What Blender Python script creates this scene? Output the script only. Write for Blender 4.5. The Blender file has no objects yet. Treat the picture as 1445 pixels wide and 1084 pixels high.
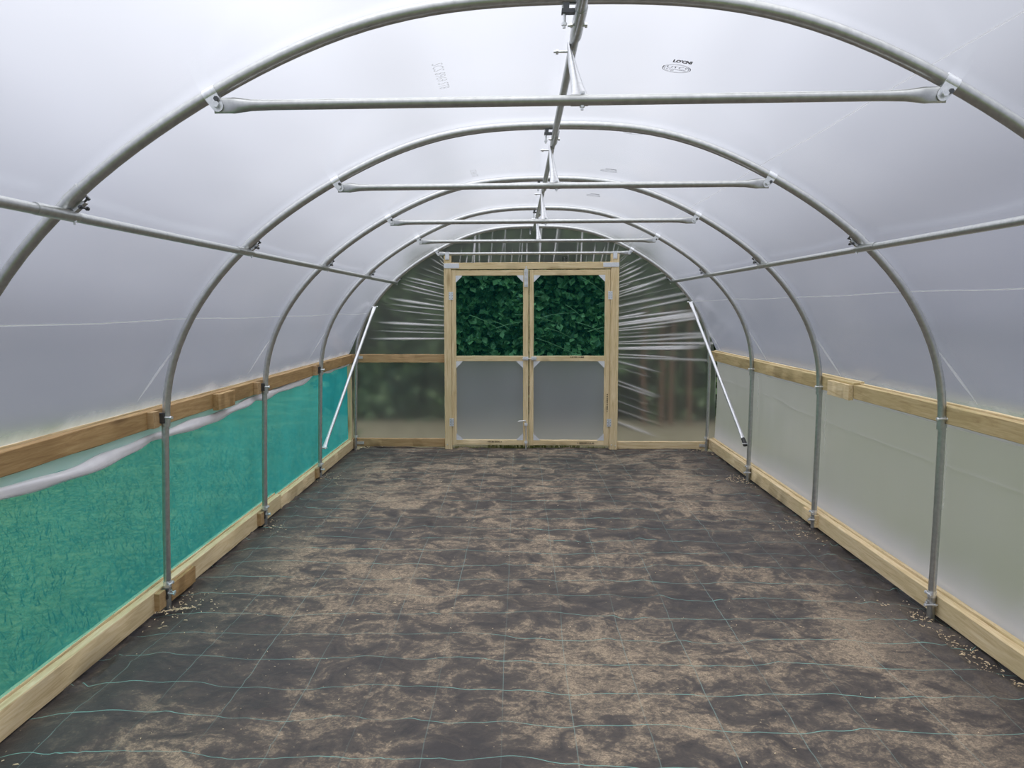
import bpy, bmesh, math, random
import numpy as np
from mathutils import Vector, Matrix
random.seed(7); rng = np.random.default_rng(7)
sc = bpy.context.scene
COL = sc.collection
PI = math.pi

# ------------------------------------------------------------------ layout
LN = 0.0193                       # the hoops lean a touch to the right
HY = [2.708, 4.538, 6.368, 8.198, 10.028]      # hoop planes
SPC = 1.83
YE = 10.075                       # end wall film plane
YN = -1.2                         # where the modelled tunnel starts, behind the camera
RC = [1.795, 0.25989, 0.04395, 0.01384, -0.00332, 0.0013]

def hoop_pt(t, off=0.0):
    """point of the arch, t in degrees from the right knee (0) over the crown (90) to the left knee (180)"""
    def f(a):
        r = sum(c*math.cos(2*k*a) for k, c in enumerate(RC))
        return Vector((r*math.cos(a), 1.08+r*math.sin(a)))
    a = math.radians(t)
    p = f(a); d = (f(a+.002)-f(a-.002)).normalized()
    n = Vector((d.y, -d.x))       # outward
    return p.x+n.x*off, p.y+n.y*off
_px = [hoop_pt(t)[0] for t in range(0, 91)][::-1]
_pz = [hoop_pt(t)[1] for t in range(0, 91)][::-1]
def hoop_z(x): return float(np.interp(abs(x), _px, _pz))
def hoop_x(z):
    return float(np.interp(z, _pz[::-1], _px[::-1]))

# ------------------------------------------------------------------ materials
def new_mat(name):
    m = bpy.data.materials.new(name); m.use_nodes = True
    nt = m.node_tree; nt.nodes.clear()
    out = nt.nodes.new('ShaderNodeOutputMaterial')
    return m, nt, out
class NB:
    def __init__(s, nt): s.nt = nt
    def n(s, typ, **kw):
        nd = s.nt.nodes.new(typ)
        for k, v in kw.items():
            if k.startswith('i_'):
                key = k[2:].replace('_', ' ')
                nd.inputs[key].default_value = v
            else: setattr(nd, k, v)
        return nd
    def l(s, a, b): s.nt.links.new(a, b)
    def math(s, op, a, b=None, c=None, clamp=False):
        nd = s.nt.nodes.new('ShaderNodeMath'); nd.operation = op; nd.use_clamp = clamp
        for i, v in enumerate((a, b, c)):
            if v is None: continue
            if isinstance(v, (int, float)): nd.inputs[i].default_value = v
            else: s.l(v, nd.inputs[i])
        return nd.outputs[0]
    def noise(s, vec, scale, detail=4, rough=.55, dist=0.0):
        nd = s.nt.nodes.new('ShaderNodeTexNoise'); nd.inputs['Scale'].default_value = scale
        nd.inputs['Detail'].default_value = detail; nd.inputs['Roughness'].default_value = rough
        nd.inputs['Distortion'].default_value = dist
        if vec is not None: s.l(vec, nd.inputs['Vector'])
        return nd.outputs['Fac']
    def ramp(s, fac, stops):
        nd = s.nt.nodes.new('ShaderNodeValToRGB'); cr = nd.color_ramp
        while len(cr.elements) < len(stops): cr.elements.new(.5)
        for e, (p, c) in zip(cr.elements, stops):
            e.position = p; e.color = (c, c, c, 1) if isinstance(c, (int, float)) else (*c, 1)
        s.l(fac, nd.inputs['Fac']); return nd.outputs['Color']
    def mix(s, fac, a, b, typ='MIX'):
        nd = s.nt.nodes.new('ShaderNodeMix'); nd.data_type = 'RGBA'; nd.blend_type = typ
        for sock, v in ((nd.inputs['Factor'], fac), (nd.inputs['A'], a), (nd.inputs['B'], b)):
            pass
        ins = [nd.inputs[0], nd.inputs[6], nd.inputs[7]]
        for sock, v in zip(ins, (fac, a, b)):
            if isinstance(v, (int, float)): sock.default_value = v
            elif isinstance(v, tuple): sock.default_value = (*v, 1)
            else: s.l(v, sock)
        return nd.outputs[2]
    def mixs(s, fac, a, b):
        nd = s.nt.nodes.new('ShaderNodeMixShader')
        if isinstance(fac, (int, float)): nd.inputs[0].default_value = fac
        else: s.l(fac, nd.inputs[0])
        s.l(a, nd.inputs[1]); s.l(b, nd.inputs[2]); return nd.outputs[0]
    def bump(s, h, strength=.3, dist=.01):
        nd = s.nt.nodes.new('ShaderNodeBump'); nd.inputs['Strength'].default_value = strength
        nd.inputs['Distance'].default_value = dist; s.l(h, nd.inputs['Height']); return nd.outputs[0]
    def coord(s, which='Object', scale=None, rnd=False):
        tc = s.nt.nodes.new('ShaderNodeTexCoord'); v = tc.outputs[which]
        if rnd:
            oi = s.nt.nodes.new('ShaderNodeObjectInfo')
            ad = s.nt.nodes.new('ShaderNodeVectorMath'); ad.operation = 'ADD'
            mu = s.math('MULTIPLY', oi.outputs['Random'], 37.0)
            s.l(v, ad.inputs[0]); s.l(mu, ad.inputs[1]); v = ad.outputs[0]
        if scale:
            mp = s.nt.nodes.new('ShaderNodeMapping'); mp.inputs['Scale'].default_value = scale
            s.l(v, mp.inputs['Vector']); v = mp.outputs[0]
        return v

def principled(name, color, rough=.5, metal=0.0, noise=None, bump=0.0, spec=.5):
    m, nt, out = new_mat(name); b = NB(nt)
    p = b.n('ShaderNodeBsdfPrincipled')
    p.inputs['Roughness'].default_value = rough; p.inputs['Metallic'].default_value = metal
    p.inputs['Specular IOR Level'].default_value = spec
    if noise:
        f = b.noise(b.coord(rnd=True), noise[0], 5)
        c = b.ramp(f, [(.3, color), (.7, noise[1])]); b.l(c, p.inputs['Base Color'])
        if bump:
            b.l(b.bump(f, bump, .004), p.inputs['Normal'])
    else: p.inputs['Base Color'].default_value = (*color, 1)
    b.l(p.outputs[0], out.inputs[0]); return m

GALV = principled('galvanised_steel', (.46, .47, .465), .30, .9, (45, (.58, .59, .58)))
GALV_BRIGHT = principled('bright_zinc', (.70, .72, .74), .34, .8, (90, (.86, .87, .88)))
PLATE = principled('zinc_plate', (.66, .69, .73), .45, .35, (120, (.8, .82, .85)))
BRACE_STEEL = principled('pale_brace_steel', (.50, .51, .53), .42, .8, (70, (.62, .63, .65)))
DARK_METAL = principled('dark_bolt_steel', (.10, .105, .11), .45, .8)
BLACK_RUBBER = principled('black_rubber', (.012, .012, .013), .5)

def wood(name, axis, c0, c1, c2, rough=.72):
    m, nt, out = new_mat(name); b = NB(nt)
    s = [16, 16, 16]; s[axis] = 1.1
    v = b.coord(rnd=True, scale=tuple(s))
    f = b.noise(v, 3.2, 6, .6, .9)
    s2 = [60, 60, 60]; s2[axis] = 3
    f2 = b.noise(b.coord(rnd=True, scale=tuple(s2)), 3, 3, .6)
    s3 = [9, 9, 9]; s3[axis] = 2.4
    vo = b.n('ShaderNodeTexVoronoi', i_Scale=.55); b.l(b.coord(rnd=True, scale=tuple(s3)), vo.inputs['Vector'])
    knot = b.ramp(vo.outputs['Distance'], [(.05, 1.0), (.16, 0.0)])
    col = b.ramp(f, [(.28, c0), (.5, c1), (.72, c2)])
    col = b.mix(b.math('MULTIPLY', f2, .35), col, tuple(x*.62 for x in c0))
    col = b.mix(b.math('MULTIPLY', knot, .75), col, (c0[0]*.42, c0[1]*.33, c0[2]*.28))
    big = b.noise(b.coord(rnd=True), 1.3, 2)
    col = b.mix(b.ramp(big, [(.4, 0.0), (.75, .45)]), col, (c1[0]*.72, c1[1]*.76, c1[2]*.66))
    p = b.n('ShaderNodeBsdfPrincipled'); p.inputs['Roughness'].default_value = rough
    b.l(col, p.inputs['Base Color']); b.l(b.bump(f2, .35, .002), p.inputs['Normal'])
    b.l(p.outputs[0], out.inputs[0]); return m
W_ = ((.55, .40, .20), (.77, .61, .36), (.88, .74, .50))
WOOD = [wood('treated_pine_%s' % 'xyz'[a], a, *W_) for a in range(3)]
WOODR = wood('weathered_pine', 1, (.38, .265, .12), (.55, .425, .21), (.68, .55, .31))
WOODB = wood('rough_sawn_pine', 1, (.26, .15, .055), (.40, .25, .10), (.53, .365, .165))  # browner than the other pine to paint in the left rail's backlit face
WOODBX = wood('rough_sawn_pine_across', 0, (.30, .18, .08), (.47, .31, .15), (.6, .43, .23))

def film_mat(name, blur=.34, ior=1.28, trans=.26, gloss=.09, gl_rough=.22, tint=(.93, .94, .965), glow_band=None, clear=0.0, fold=0.0, back=.25):
    m, nt, out = new_mat(name); b = NB(nt)
    rf = b.n('ShaderNodeBsdfRefraction', distribution='GGX'); rf.inputs['Color'].default_value = (*tint, 1)
    rf.inputs['Roughness'].default_value = blur; rf.inputs['IOR'].default_value = ior
    tr = b.n('ShaderNodeBsdfTranslucent'); tr.inputs['Color'].default_value = (*tint, 1)
    df = b.n('ShaderNodeBsdfDiffuse'); df.inputs['Color'].default_value = (*tint, 1)
    gl = b.n('ShaderNodeBsdfGlossy'); gl.inputs['Roughness'].default_value = gl_rough
    scat = b.mixs(back, tr.outputs[0], df.outputs[0])
    fac = trans
    cl = b.noise(b.coord('Object', (1, .35, 1)), 1.6, 3, .5)
    fac = b.math('MULTIPLY', b.ramp(cl, [(.3, .8), (.7, 1.2)]), trans)
    if glow_band:           # pale glow just above the timber, painted in as whiter film scatter
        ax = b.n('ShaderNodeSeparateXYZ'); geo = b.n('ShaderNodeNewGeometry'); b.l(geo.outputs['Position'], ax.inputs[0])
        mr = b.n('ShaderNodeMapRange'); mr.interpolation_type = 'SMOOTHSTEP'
        mr.inputs['From Min'].default_value = glow_band[0]; mr.inputs['From Max'].default_value = glow_band[1]
        mr.inputs['To Min'].default_value = glow_band[2]; mr.inputs['To Max'].default_value = 0
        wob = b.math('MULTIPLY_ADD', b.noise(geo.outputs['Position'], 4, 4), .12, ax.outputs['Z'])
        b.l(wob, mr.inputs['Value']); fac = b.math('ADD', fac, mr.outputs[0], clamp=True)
    if fold:            # film whitens where it is pinched into pleats
        at = b.n('ShaderNodeAttribute'); at.attribute_name = 'fold'
        fac = b.math('MULTIPLY_ADD', at.outputs['Fac'], fold, fac, clamp=True)
    s = b.mixs(fac, rf.outputs[0], scat)
    if clear:
        tp = b.n('ShaderNodeBsdfTransparent'); tp.inputs['Color'].default_value = (*tint, 1)
        s = b.mixs(clear, s, tp.outputs[0])
    lw = b.n('ShaderNodeLayerWeight', i_Blend=.18)
    g = b.math('MULTIPLY_ADD', lw.outputs['Fresnel'], .55, gloss, clamp=True)
    s = b.mixs(g, s, gl.outputs[0])
    b.l(s, out.inputs[0]); return m
FILM = film_mat('diffuse_polythene', blur=.27, ior=1.2, trans=.17, glow_band=(1.15, 1.27, .45))
FILM_SIDE = film_mat('side_polythene', blur=.60, ior=1.3, trans=.46, tint=(.85, .80, .84), glow_band=(.10, .42, .75))
FILM_END = film_mat('end_polythene', blur=.28, ior=1.22, trans=.06, gloss=.03, gl_rough=.2, tint=(.93, .92, .965), fold=.9, back=.6)
FILM_DOOR = film_mat('door_polythene', blur=.5, ior=1.3, trans=.24, gloss=.05, tint=(.85, .885, 1.0), back=.6)
CREASE = film_mat('creased_polythene', trans=.75, gloss=.04, tint=(1, 1, 1), back=.12, clear=.35)
STREAK = film_mat('stretched_polythene', trans=.7, gloss=.03, tint=(1, 1, 1), back=.15, clear=.62)
ROLL = principled('rolled_white_polythene', (.78, .77, .80), .38, 0, (6, (.90, .89, .91)), .2)
THIN = film_mat('thin_loose_polythene', blur=.2, ior=1.15, trans=.8, gloss=.1, clear=.12, back=.55, tint=(1, 1, 1))

def net_mat(name, op, col, thru):
    m, nt, out = new_mat(name); b = NB(nt)
    lw = b.n('ShaderNodeNewGeometry')
    dt = b.n('ShaderNodeVectorMath', operation='DOT_PRODUCT')
    b.l(lw.outputs['Normal'], dt.inputs[0]); b.l(lw.outputs['Incoming'], dt.inputs[1])
    c = b.math('MAXIMUM', b.math('ABSOLUTE', dt.outputs['Value']), .06)
    clear = b.math('POWER', 1-op, b.math('DIVIDE', 1.0, c))
    tp = b.n('ShaderNodeBsdfTransparent'); tp.inputs['Color'].default_value = (*thru, 1)
    tr = b.n('ShaderNodeBsdfTranslucent'); df = b.n('ShaderNodeBsdfDiffuse')
    v = b.coord('Object')
    f = b.noise(v, 2.2, 5, .6)
    cc = b.ramp(f, [(.3, tuple(x*.86 for x in col)), (.7, tuple(min(1, x*1.1) for x in col))])
    b.l(cc, tr.inputs['Color']); b.l(cc, df.inputs['Color'])
    s = b.mixs(.4, tr.outputs[0], df.outputs[0])
    s = b.mixs(clear, s, tp.outputs[0])
    b.l(s, out.inputs[0]); return m
NET = net_mat('green_windbreak_mesh', .26, (.055, .54, .57), (.54, .87, .79))
NET_DOOR = net_mat('green_door_mesh', .13, (.012, .16, .15), (.36, .76, .72))

def floor_mat():
    m, nt, out = new_mat('woven_ground_cover'); b = NB(nt)
    v = b.coord('Object')
    # dusty soil in swept patches
    big = b.noise(v, .9, 3, .5, .3)
    mid = b.noise(v, 5.2, 7, .66, .8)
    fine = b.noise(v, 38, 5, .65, .6)
    grit = b.noise(v, 120, 4, .75)
    a = b.math('MULTIPLY_ADD', big, .55, b.math('MULTIPLY', mid, .85))
    a = b.math('MULTIPLY_ADD', fine, .30, a)
    patch = b.ramp(a, [(.83, 0.0), (1.0, 1.0)])
    speck = b.ramp(b.math('MULTIPLY_ADD', grit, .55, b.math('MULTIPLY', fine, .5)), [(.46, 0.0), (.60, 1.0)])
    mask = b.math('MULTIPLY', patch, b.math('MULTIPLY_ADD', speck, .72, .22))
    haze = b.math('MULTIPLY', b.ramp(a, [(.70, 0.0), (.92, 1.0)]), .20)
    mask = b.math('ADD', mask, haze, clamp=True)
    sxx = b.n('ShaderNodeSeparateXYZ'); b.l(v, sxx.inputs[0])      # soil mask thins towards the long edges, baring the dark cloth
    edge = b.n('ShaderNodeMapRange'); edge.interpolation_type = 'SMOOTHSTEP'
    edge.inputs['From Min'].default_value = 1.55; edge.inputs['From Max'].default_value = 2.05
    edge.inputs['To Min'].default_value = 1.0; edge.inputs['To Max'].default_value = .25
    b.l(b.math('MULTIPLY_ADD', mid, .5, b.math('SUBTRACT', b.math('ABSOLUTE', sxx.outputs['X']), .25)), edge.inputs['Value'])
    mask = b.math('MULTIPLY', mask, edge.outputs[0])
    cloth = b.mix(mid, (.036, .032, .0315), (.064, .0565, .055))
    dirt = b.mix(grit, (.16, .125, .09), (.47, .37, .26))
    col = b.mix(mask, cloth, dirt)
    # straw / grit flecks
    vo = b.n('ShaderNodeTexVoronoi', i_Scale=46.0); b.l(b.coord('Object', (1, .55, 1)), vo.inputs['Vector'])
    fl = b.math('MULTIPLY', b.ramp(vo.outputs['Distance'], [(.10, 1.0), (.17, 0.0)]), b.ramp(fine, [(.54, 0.0), (.62, 1.0)]))
    col = b.mix(b.math('MULTIPLY', fl, .55), col, (.46, .37, .24))
    # marker threads of the cloth
    sx = b.n('ShaderNodeSeparateXYZ'); b.l(v, sx.inputs[0])
    w1 = b.noise(b.coord('Object', (1, .45, 1)), 1.7, 3, .5); w2 = b.noise(b.coord('Object', (.9, .5, 1)), 1.1, 3)
    def thread(val, wob, amp, per, off, width):
        u = b.math('ADD', b.math('MULTIPLY_ADD', wob, amp, val), off)
        u = b.math('DIVIDE', u, per)
        fr = b.math('ABSOLUTE', b.math('SUBTRACT', b.math('FRACT', u), .5))
        return b.math('LESS_THAN', b.math('MULTIPLY', fr, per), width)
    ty = thread(sx.outputs['Y'], w1, .22, .302, .04, .0023)
    tx = thread(sx.outputs['X'], w2, .05, .295, .3125, .0020)
    col = b.mix(b.math('MULTIPLY', ty, b.math('MULTIPLY', b.math('MULTIPLY_ADD', mask, -.55, .92), b.ramp(w2, [(.38, .5), (.6, 1.0)]))), col, (.20, .42, .37))
    col = b.mix(b.math('MULTIPLY', tx, b.math('MULTIPLY', b.math('MULTIPLY_ADD', mask, -.3, .5), b.ramp(w1, [(.4, .2), (.62, 1.0)]))), col, (.22, .34, .31))
    p = b.n('ShaderNodeBsdfPrincipled'); b.l(col, p.inputs['Base Color'])
    p.inputs['Specular IOR Level'].default_value = .22
    b.l(b.math('MULTIPLY_ADD', mask, .35, .55), p.inputs['Roughness'])
    h = b.math('MULTIPLY_ADD', fine, .4, b.math('MULTIPLY', mid, 1.0))
    b.l(b.bump(h, .45, .012), p.inputs['Normal'])
    b.l(p.outputs[0], out.inputs[0]); return m
FLOOR = floor_mat()

def lawn_mat():
    m, nt, out = new_mat('mown_grass'); b = NB(nt)
    v = b.coord('Object')
    f = b.noise(v, 1.4, 6, .65); g = b.noise(b.coord('Object', (1.4, 1, 1)), 13, 6, .75)
    col = b.ramp(f, [(.32, (.04, .085, .028)), (.52, (.10, .155, .05)), (.68, (.21, .25, .10))])
    col = b.mix(b.math('MULTIPLY', b.ramp(g, [(.46, 0.0), (.62, 1.0)]), .5), col, (.36, .38, .16))
    col = b.mix(b.math('MULTIPLY', b.ramp(g, [(.34, 1.0), (.46, 0.0)]), .5), col, (.02, .045, .012))
    p = b.n('ShaderNodeBsdfPrincipled'); p.inputs['Roughness'].default_value = .9
    p.inputs['Specular IOR Level'].default_value = .1
    b.l(col, p.inputs['Base Color']); b.l(b.bump(g, .8, .03), p.inputs['Normal'])
    b.l(p.outputs[0], out.inputs[0]); return m
LAWN = lawn_mat()
SOIL = principled('pale_dry_soil', (.115, .105, .062), .95, 0, (5, (.22, .205, .13)), .4, .1)
CHIP = principled('pale_sawdust', (.55, .43, .26), .9, 0, (40, (.75, .62, .42)))
STALK = principled('brown_dry_stem', (.16, .085, .045), .8, 0, (14, (.26, .15, .085)))
CANE = principled('pale_green_cane', (.20, .26, .12), .6, 0, (10, (.34, .38, .20)))
def ink(name, color, cover):
    m, nt, out = new_mat(name); b = NB(nt)
    d = b.n('ShaderNodeBsdfDiffuse'); d.inputs['Color'].default_value = (*color, 1)
    t = b.n('ShaderNodeBsdfTransparent'); b.l(b.mixs(cover, t.outputs[0], d.outputs[0]), out.inputs[0]); return m
INK = principled('black_print', (.02, .02, .025), .6)
INK_PALE = ink('faint_grey_print', (.3, .3, .33), .30)
INK_MID = ink('grey_print', (.03, .03, .04), .92)
STAMP = principled('black_wood_stamp', (.06, .04, .025), .8)

def leaf_mat():
    m, nt, out = new_mat('hedge_leaf'); b = NB(nt)
    geo = b.n('ShaderNodeNewGeometry')
    col = b.ramp(geo.outputs['Random Per Island'], [(0, (.03, .075, .025)), (.45, (.075, .15, .05)), (.8, (.17, .28, .10)), (1, (.34, .46, .22))])
    d = b.n('ShaderNodeBsdfPrincipled'); d.inputs['Roughness'].default_value = .45
    b.l(col, d.inputs['Base Color'])
    t = b.n('ShaderNodeBsdfTranslucent'); b.l(col, t.inputs['Color'])
    b.l(b.mixs(.25, d.outputs[0], t.outputs[0]), out.inputs[0]); return m
LEAF = leaf_mat()
BLADE = leaf_mat(); BLADE.name = 'grass_blade'
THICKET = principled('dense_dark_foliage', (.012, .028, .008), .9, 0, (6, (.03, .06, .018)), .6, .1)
MOSS = principled('moss_and_grass', (.10, .14, .03), .9, 0, (30, (.25, .27, .09)), .5, .1)

# ------------------------------------------------------------------ mesh building
class M:
    def __init__(s): s.v = []; s.f = []
    def add(s, vs, fs):
        o = len(s.v); s.v += [tuple(p) for p in vs]; s.f += [tuple(o+i for i in f) for f in fs]; return s
    def box(s, x0, x1, y0, y1, z0, z1):
        return s.add([(x0,y0,z0),(x1,y0,z0),(x1,y1,z0),(x0,y1,z0),(x0,y0,z1),(x1,y0,z1),(x1,y1,z1),(x0,y1,z1)],
                     [(0,3,2,1),(4,5,6,7),(0,1,5,4),(1,2,6,5),(2,3,7,6),(3,0,4,7)])
    def beam(s, x0, x1, y0, y1, z0, z1, axis, n=14, j=.0015):
        """sawn timber: chamfered section swept along axis with slightly uneven edges"""
        lo = [x0, y0, z0]; hi = [x1, y1, z1]
        a, c = [i for i in range(3) if i != axis]
        e = min(hi[a]-lo[a], hi[c]-lo[c])*.07
        A0, A1, C0, C1 = lo[a], hi[a], lo[c], hi[c]
        sec = [(A0+e,C0),(A1-e,C0),(A1,C0+e),(A1,C1-e),(A1-e,C1),(A0+e,C1),(A0,C1-e),(A0,C0+e)]
        rings = []
        for i in range(n+1):
            t = lo[axis]+(hi[axis]-lo[axis])*i/n; r = []
            for (pa, pc) in sec:
                q = [0, 0, 0]; q[axis] = t
                q[a] = pa+random.uniform(-j, j); q[c] = pc+random.uniform(-j, j); r.append(q)
            rings.append(r)
        return s.loft(rings, True, True)
    def loft(s, rings, closed=True, caps=False):
        n = len(rings[0]); vs = [p for r in rings for p in r]; fs = []
        for i in range(len(rings)-1):
            for k in range(n if closed else n-1):
                k2 = (k+1) % n
                fs.append((i*n+k, i*n+k2, (i+1)*n+k2, (i+1)*n+k))
        if caps:
            fs.append(tuple(range(n))[::-1]); fs.append(tuple((len(rings)-1)*n+k for k in range(n)))
        return s.add(vs, fs)
    def tube(s, pts, rad, seg=14, caps=True, up=(0, 0, 1)):
        """rad: number, list of numbers, or list of (r along side, r along up)"""
        P = [Vector(p) for p in pts]; n = len(P)
        if not isinstance(rad, list): rad = [rad]*n
        rings = []; ref = Vector(up)
        for i in range(n):
            t = (P[min(i+1, n-1)]-P[max(i-1, 0)]).normalized()
            if abs(t.dot(ref)) > .97: ref = Vector((0, 1, 0)) if abs(t.y) < .9 else Vector((1, 0, 0))
            side = t.cross(ref).normalized(); u = side.cross(t).normalized(); ref = u
            r = rad[i]; ra, rb = r if isinstance(r, tuple) else (r, r)
            rings.append([P[i]+side*ra*math.cos(2*PI*k/seg)+u*rb*math.sin(2*PI*k/seg) for k in range(seg)])
        return s.loft(rings, True, caps)
    def prism(s, poly, axis, a0, a1):
        """poly in the plane of the other two axes, extruded along axis"""
        r0 = []; r1 = []
        o = [i for i in range(3) if i != axis]
        for p in poly:
            q = [0, 0, 0]; q[o[0]], q[o[1]] = p; q[axis] = a0; r0.append(tuple(q)); q[axis] = a1; r1.append(tuple(q))
        return s.loft([r0, r1], True, True)
    def shear(s):
        s.v = [(x+LN*z, y, z) for x, y, z in s.v]; return s
    def build(s, name, mat, parent=None, smooth=30, fixn=True):
        if parent is None:
            A = np.array(s.v); o = Vector(((A[:,0].min()+A[:,0].max())/2, (A[:,1].min()+A[:,1].max())/2, A[:,2].min()))
        else:
            o = Vector((0, 0, 0)); q = parent
            while q is not None: o += q.location; q = q.parent
        me = bpy.data.meshes.new(name)
        me.from_pydata([(x-o.x, y-o.y, z-o.z) for x, y, z in s.v], [], s.f)
        if fixn:
            bm = bmesh.new(); bm.from_mesh(me); bmesh.ops.recalc_face_normals(bm, faces=bm.faces); bm.to_mesh(me); bm.free()
        me.materials.append(mat)
        if smooth:
            me.shade_smooth()
            if smooth < 180: me.set_sharp_from_angle(angle=math.radians(smooth))
        ob = bpy.data.objects.new(name, me); COL.objects.link(ob)
        if parent is None: ob.location = o
        else: ob.parent = parent
        return ob
def tag(o, label, cat, group=None, kind=None):
    o['label'] = label; o['category'] = cat
    if group: o['group'] = group
    if kind: o['kind'] = kind
    return o
def thing(name, loc, label, cat, group=None, kind=None):
    o = bpy.data.objects.new(name, None); o.location = loc; o.empty_display_size = .1; COL.objects.link(o)
    return tag(o, label, cat, group, kind)
def copy_tree(o, loc=None, label=None, parent=None):
    c = o.copy(); COL.objects.link(c)
    if loc is not None: c.location = loc
    if parent is not None: c.parent = parent
    if label: c['label'] = label
    for ch in [x for x in o.children]: copy_tree(ch, parent=c)
    return c
def cyl(a, b, r, seg=10): return M().tube([a, b], r, seg)
def bolt(a, b, r=.005, head=.009):
    """threaded shank with a hexagon head at a"""
    A, B = Vector(a), Vector(b); d = (B-A).normalized()
    m = M().tube([A, B], r, 8)
    m.tube([A-d*.006, A+d*.002], head, 6); m.tube([B-d*.016, B-d*.008], head, 6)
    return m
def shift(m, dy): return m

# ------------------------------------------------------------------ ground, floor
lawn = M()
nx = 40
xs = np.concatenate([np.linspace(-60, -3, 14), np.linspace(-2.6, 2.6, 12), np.linspace(3, 60, 14)])
ys = np.concatenate([np.linspace(-20, 12, 40), np.linspace(14, 90, 14)])
vs = [(x, y, -.075) for y in ys for x in xs]
fs = [(j*len(xs)+i, j*len(xs)+i+1, (j+1)*len(xs)+i+1, (j+1)*len(xs)+i) for j in range(len(ys)-1) for i in range(len(xs)-1)]
o = M().add(vs, fs).build('lawn', LAWN); tag(o, 'mown grass field outside the tunnel, seen through the green netting', 'lawn', kind='structure')

def vnoise(x, y, seed=0):
    s = 0
    for k in range(7):
        a = (seed*1.7+k*2.399) % (2*PI); w = 1.3*1.55**k
        s += math.sin((x*math.cos(a)+y*math.sin(a))*w+seed*3.1+k*1.3)/(1.2**k)
    return s/3.2
FNX, FNY = 210, 560
def vn(x, y, seed=0):
    t = 0
    for k in range(7):
        a = (seed*1.7+k*2.399) % (2*PI); w = 1.3*1.55**k
        t = t+np.sin((x*math.cos(a)+y*math.sin(a))*w+seed*3.1+k*1.3)/(1.2**k)
    return t/3.2
X, Y = np.meshgrid(np.linspace(-2.235, 2.235, FNX), np.linspace(YN, 10.11, FNY))
Z = .012*vn(X*1.2, Y*1.2, 1)+.009*vn(X*3.2, Y*3.6, 5)
Z += .0045*vn(X*7, Y*8, 6)*np.clip(vn(X*.8, Y*.8, 19)+.35, 0, 1)
Z += .012*np.exp(-(vn(X*2.6+3, Y*1.6, 27)/.06)**2)*np.clip((X-.1)/1.2, 0, 1)*np.exp(-((Y-6.2)/1.3)**2)
# creases drawn through the cloth
Z += .016*np.exp(-(vn(X*.9, Y*.5, 9)/.045)**2)*(.3+.7*vn(X*.4, Y*.4, 4)**2)
Z += .013*np.exp(-(vn(X*.5, Y*1.3, 12)/.04)**2)*np.clip(vn(X*.7, Y*.7, 14)+.4, 0, 1)
Z += .012*np.exp(-(vn(X*1.5, Y*2.2, 23)/.05)**2)*np.clip(vn(X*.5, Y*.6, 15), 0, 1)
# rucked and tucked down along the base rails
T = np.clip((np.abs(X)-1.72)/.42, 0, 1)
Z += .022*T*(1-T)*4*(.6+.4*np.sin(Y*2.7+X))*(.5+.5*vn(Y*1.5, X*4, 3))-.030*T*T
Z += .024*T*np.exp(-(vn(X*2.2+np.where(X > 0, 1, 7), Y*1.1, 17)/.07)**2)
Z -= .02*np.clip((Y-9.7)/.4, 0, 1)
vs = list(zip(X.ravel().tolist(), Y.ravel().tolist(), Z.ravel().tolist()))
fs = [(j*FNX+i, j*FNX+i+1, (j+1)*FNX+i+1, (j+1)*FNX+i) for j in range(FNY-1) for i in range(FNX-1)]
o = M().add(vs, fs).build('floor', FLOOR, smooth=180)
tag(o, 'black woven ground cover sheet dusted with dry soil, laid over the tunnel floor', 'floor', kind='structure')

# sawdust and soil crumbs: nobody could count them
m = M()
def crumb(x, y, s, z=.004):
    a = random.uniform(0, PI); s *= .75; l = s*random.uniform(1, 3); c, n = math.cos(a), math.sin(a); w = s*.5
    P = [(-l, -w), (l, -w), (l*1.1, w), (-l*.8, w)]
    q = [(x+p*c-r*n, y+p*n+r*c) for p, r in P]
    m.add([(a_, b_, z) for a_, b_ in q]+[(x+(a_-x)*.7, y+(b_-y)*.7, z+s*.8) for a_, b_ in q],
          [(0,3,2,1),(4,5,6,7),(0,1,5,4),(1,2,6,5),(2,3,7,6),(3,0,4,7)])
for k, hy in enumerate(HY):
    for sd in (-1, 1):
        for i in range(90 if sd > 0 or k < 2 else 50):
            crumb(sd*(2.1-abs(random.gauss(0, .13))), hy-.05+random.gauss(0, .16), random.uniform(.002, .0065), .0)
for i in range(420): crumb(random.uniform(-2, 2), random.uniform(2.6, 9.8), random.uniform(.0015, .0038), .006)
for i in range(26):      # the pale streak of sawdust round the left foot
    crumb(-2.16+i*.008+random.uniform(-.006, .006), HY[1]-.13+.004*i+random.uniform(-.01, .01), random.uniform(.004, .008), -.002)
for i in range(160): crumb(2.10+random.uniform(-.09, .03), random.uniform(3.6, 4.6), random.uniform(.002, .006), -.004)
o = m.build('sawdust', CHIP); tag(o, 'pale sawdust crumbs and straw bits scattered on the black floor sheet', 'sawdust', kind='stuff')

# blades of the field beside the netting
NBL = 16000
bx = -2.32-6.5*rng.random(NBL)**1.6; by = rng.uniform(2.6, 12, NBL); bh = rng.uniform(.03, .09, NBL); ba = rng.uniform(0, 2*PI, NBL)
lx = rng.normal(0, .035, NBL); ly = rng.normal(0, .035, NBL); bw = rng.uniform(.003, .006, NBL)
P3 = np.stack([np.stack([bx-np.cos(ba)*bw, by-np.sin(ba)*bw, np.full(NBL, -.08)], 1), np.stack([bx+np.cos(ba)*bw, by+np.sin(ba)*bw, np.full(NBL, -.08)], 1), np.stack([bx+lx, by+ly, bh-.075], 1)], 1)
m = M(); m.v = [tuple(q) for q in P3.reshape(-1, 3).tolist()]; m.f = [(3*i, 3*i+1, 3*i+2) for i in range(NBL)]
tag(m.build('grass_blades', BLADE, None, 0, False), 'short grass blades of the field just outside the green netting', 'grass', kind='stuff')

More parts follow.
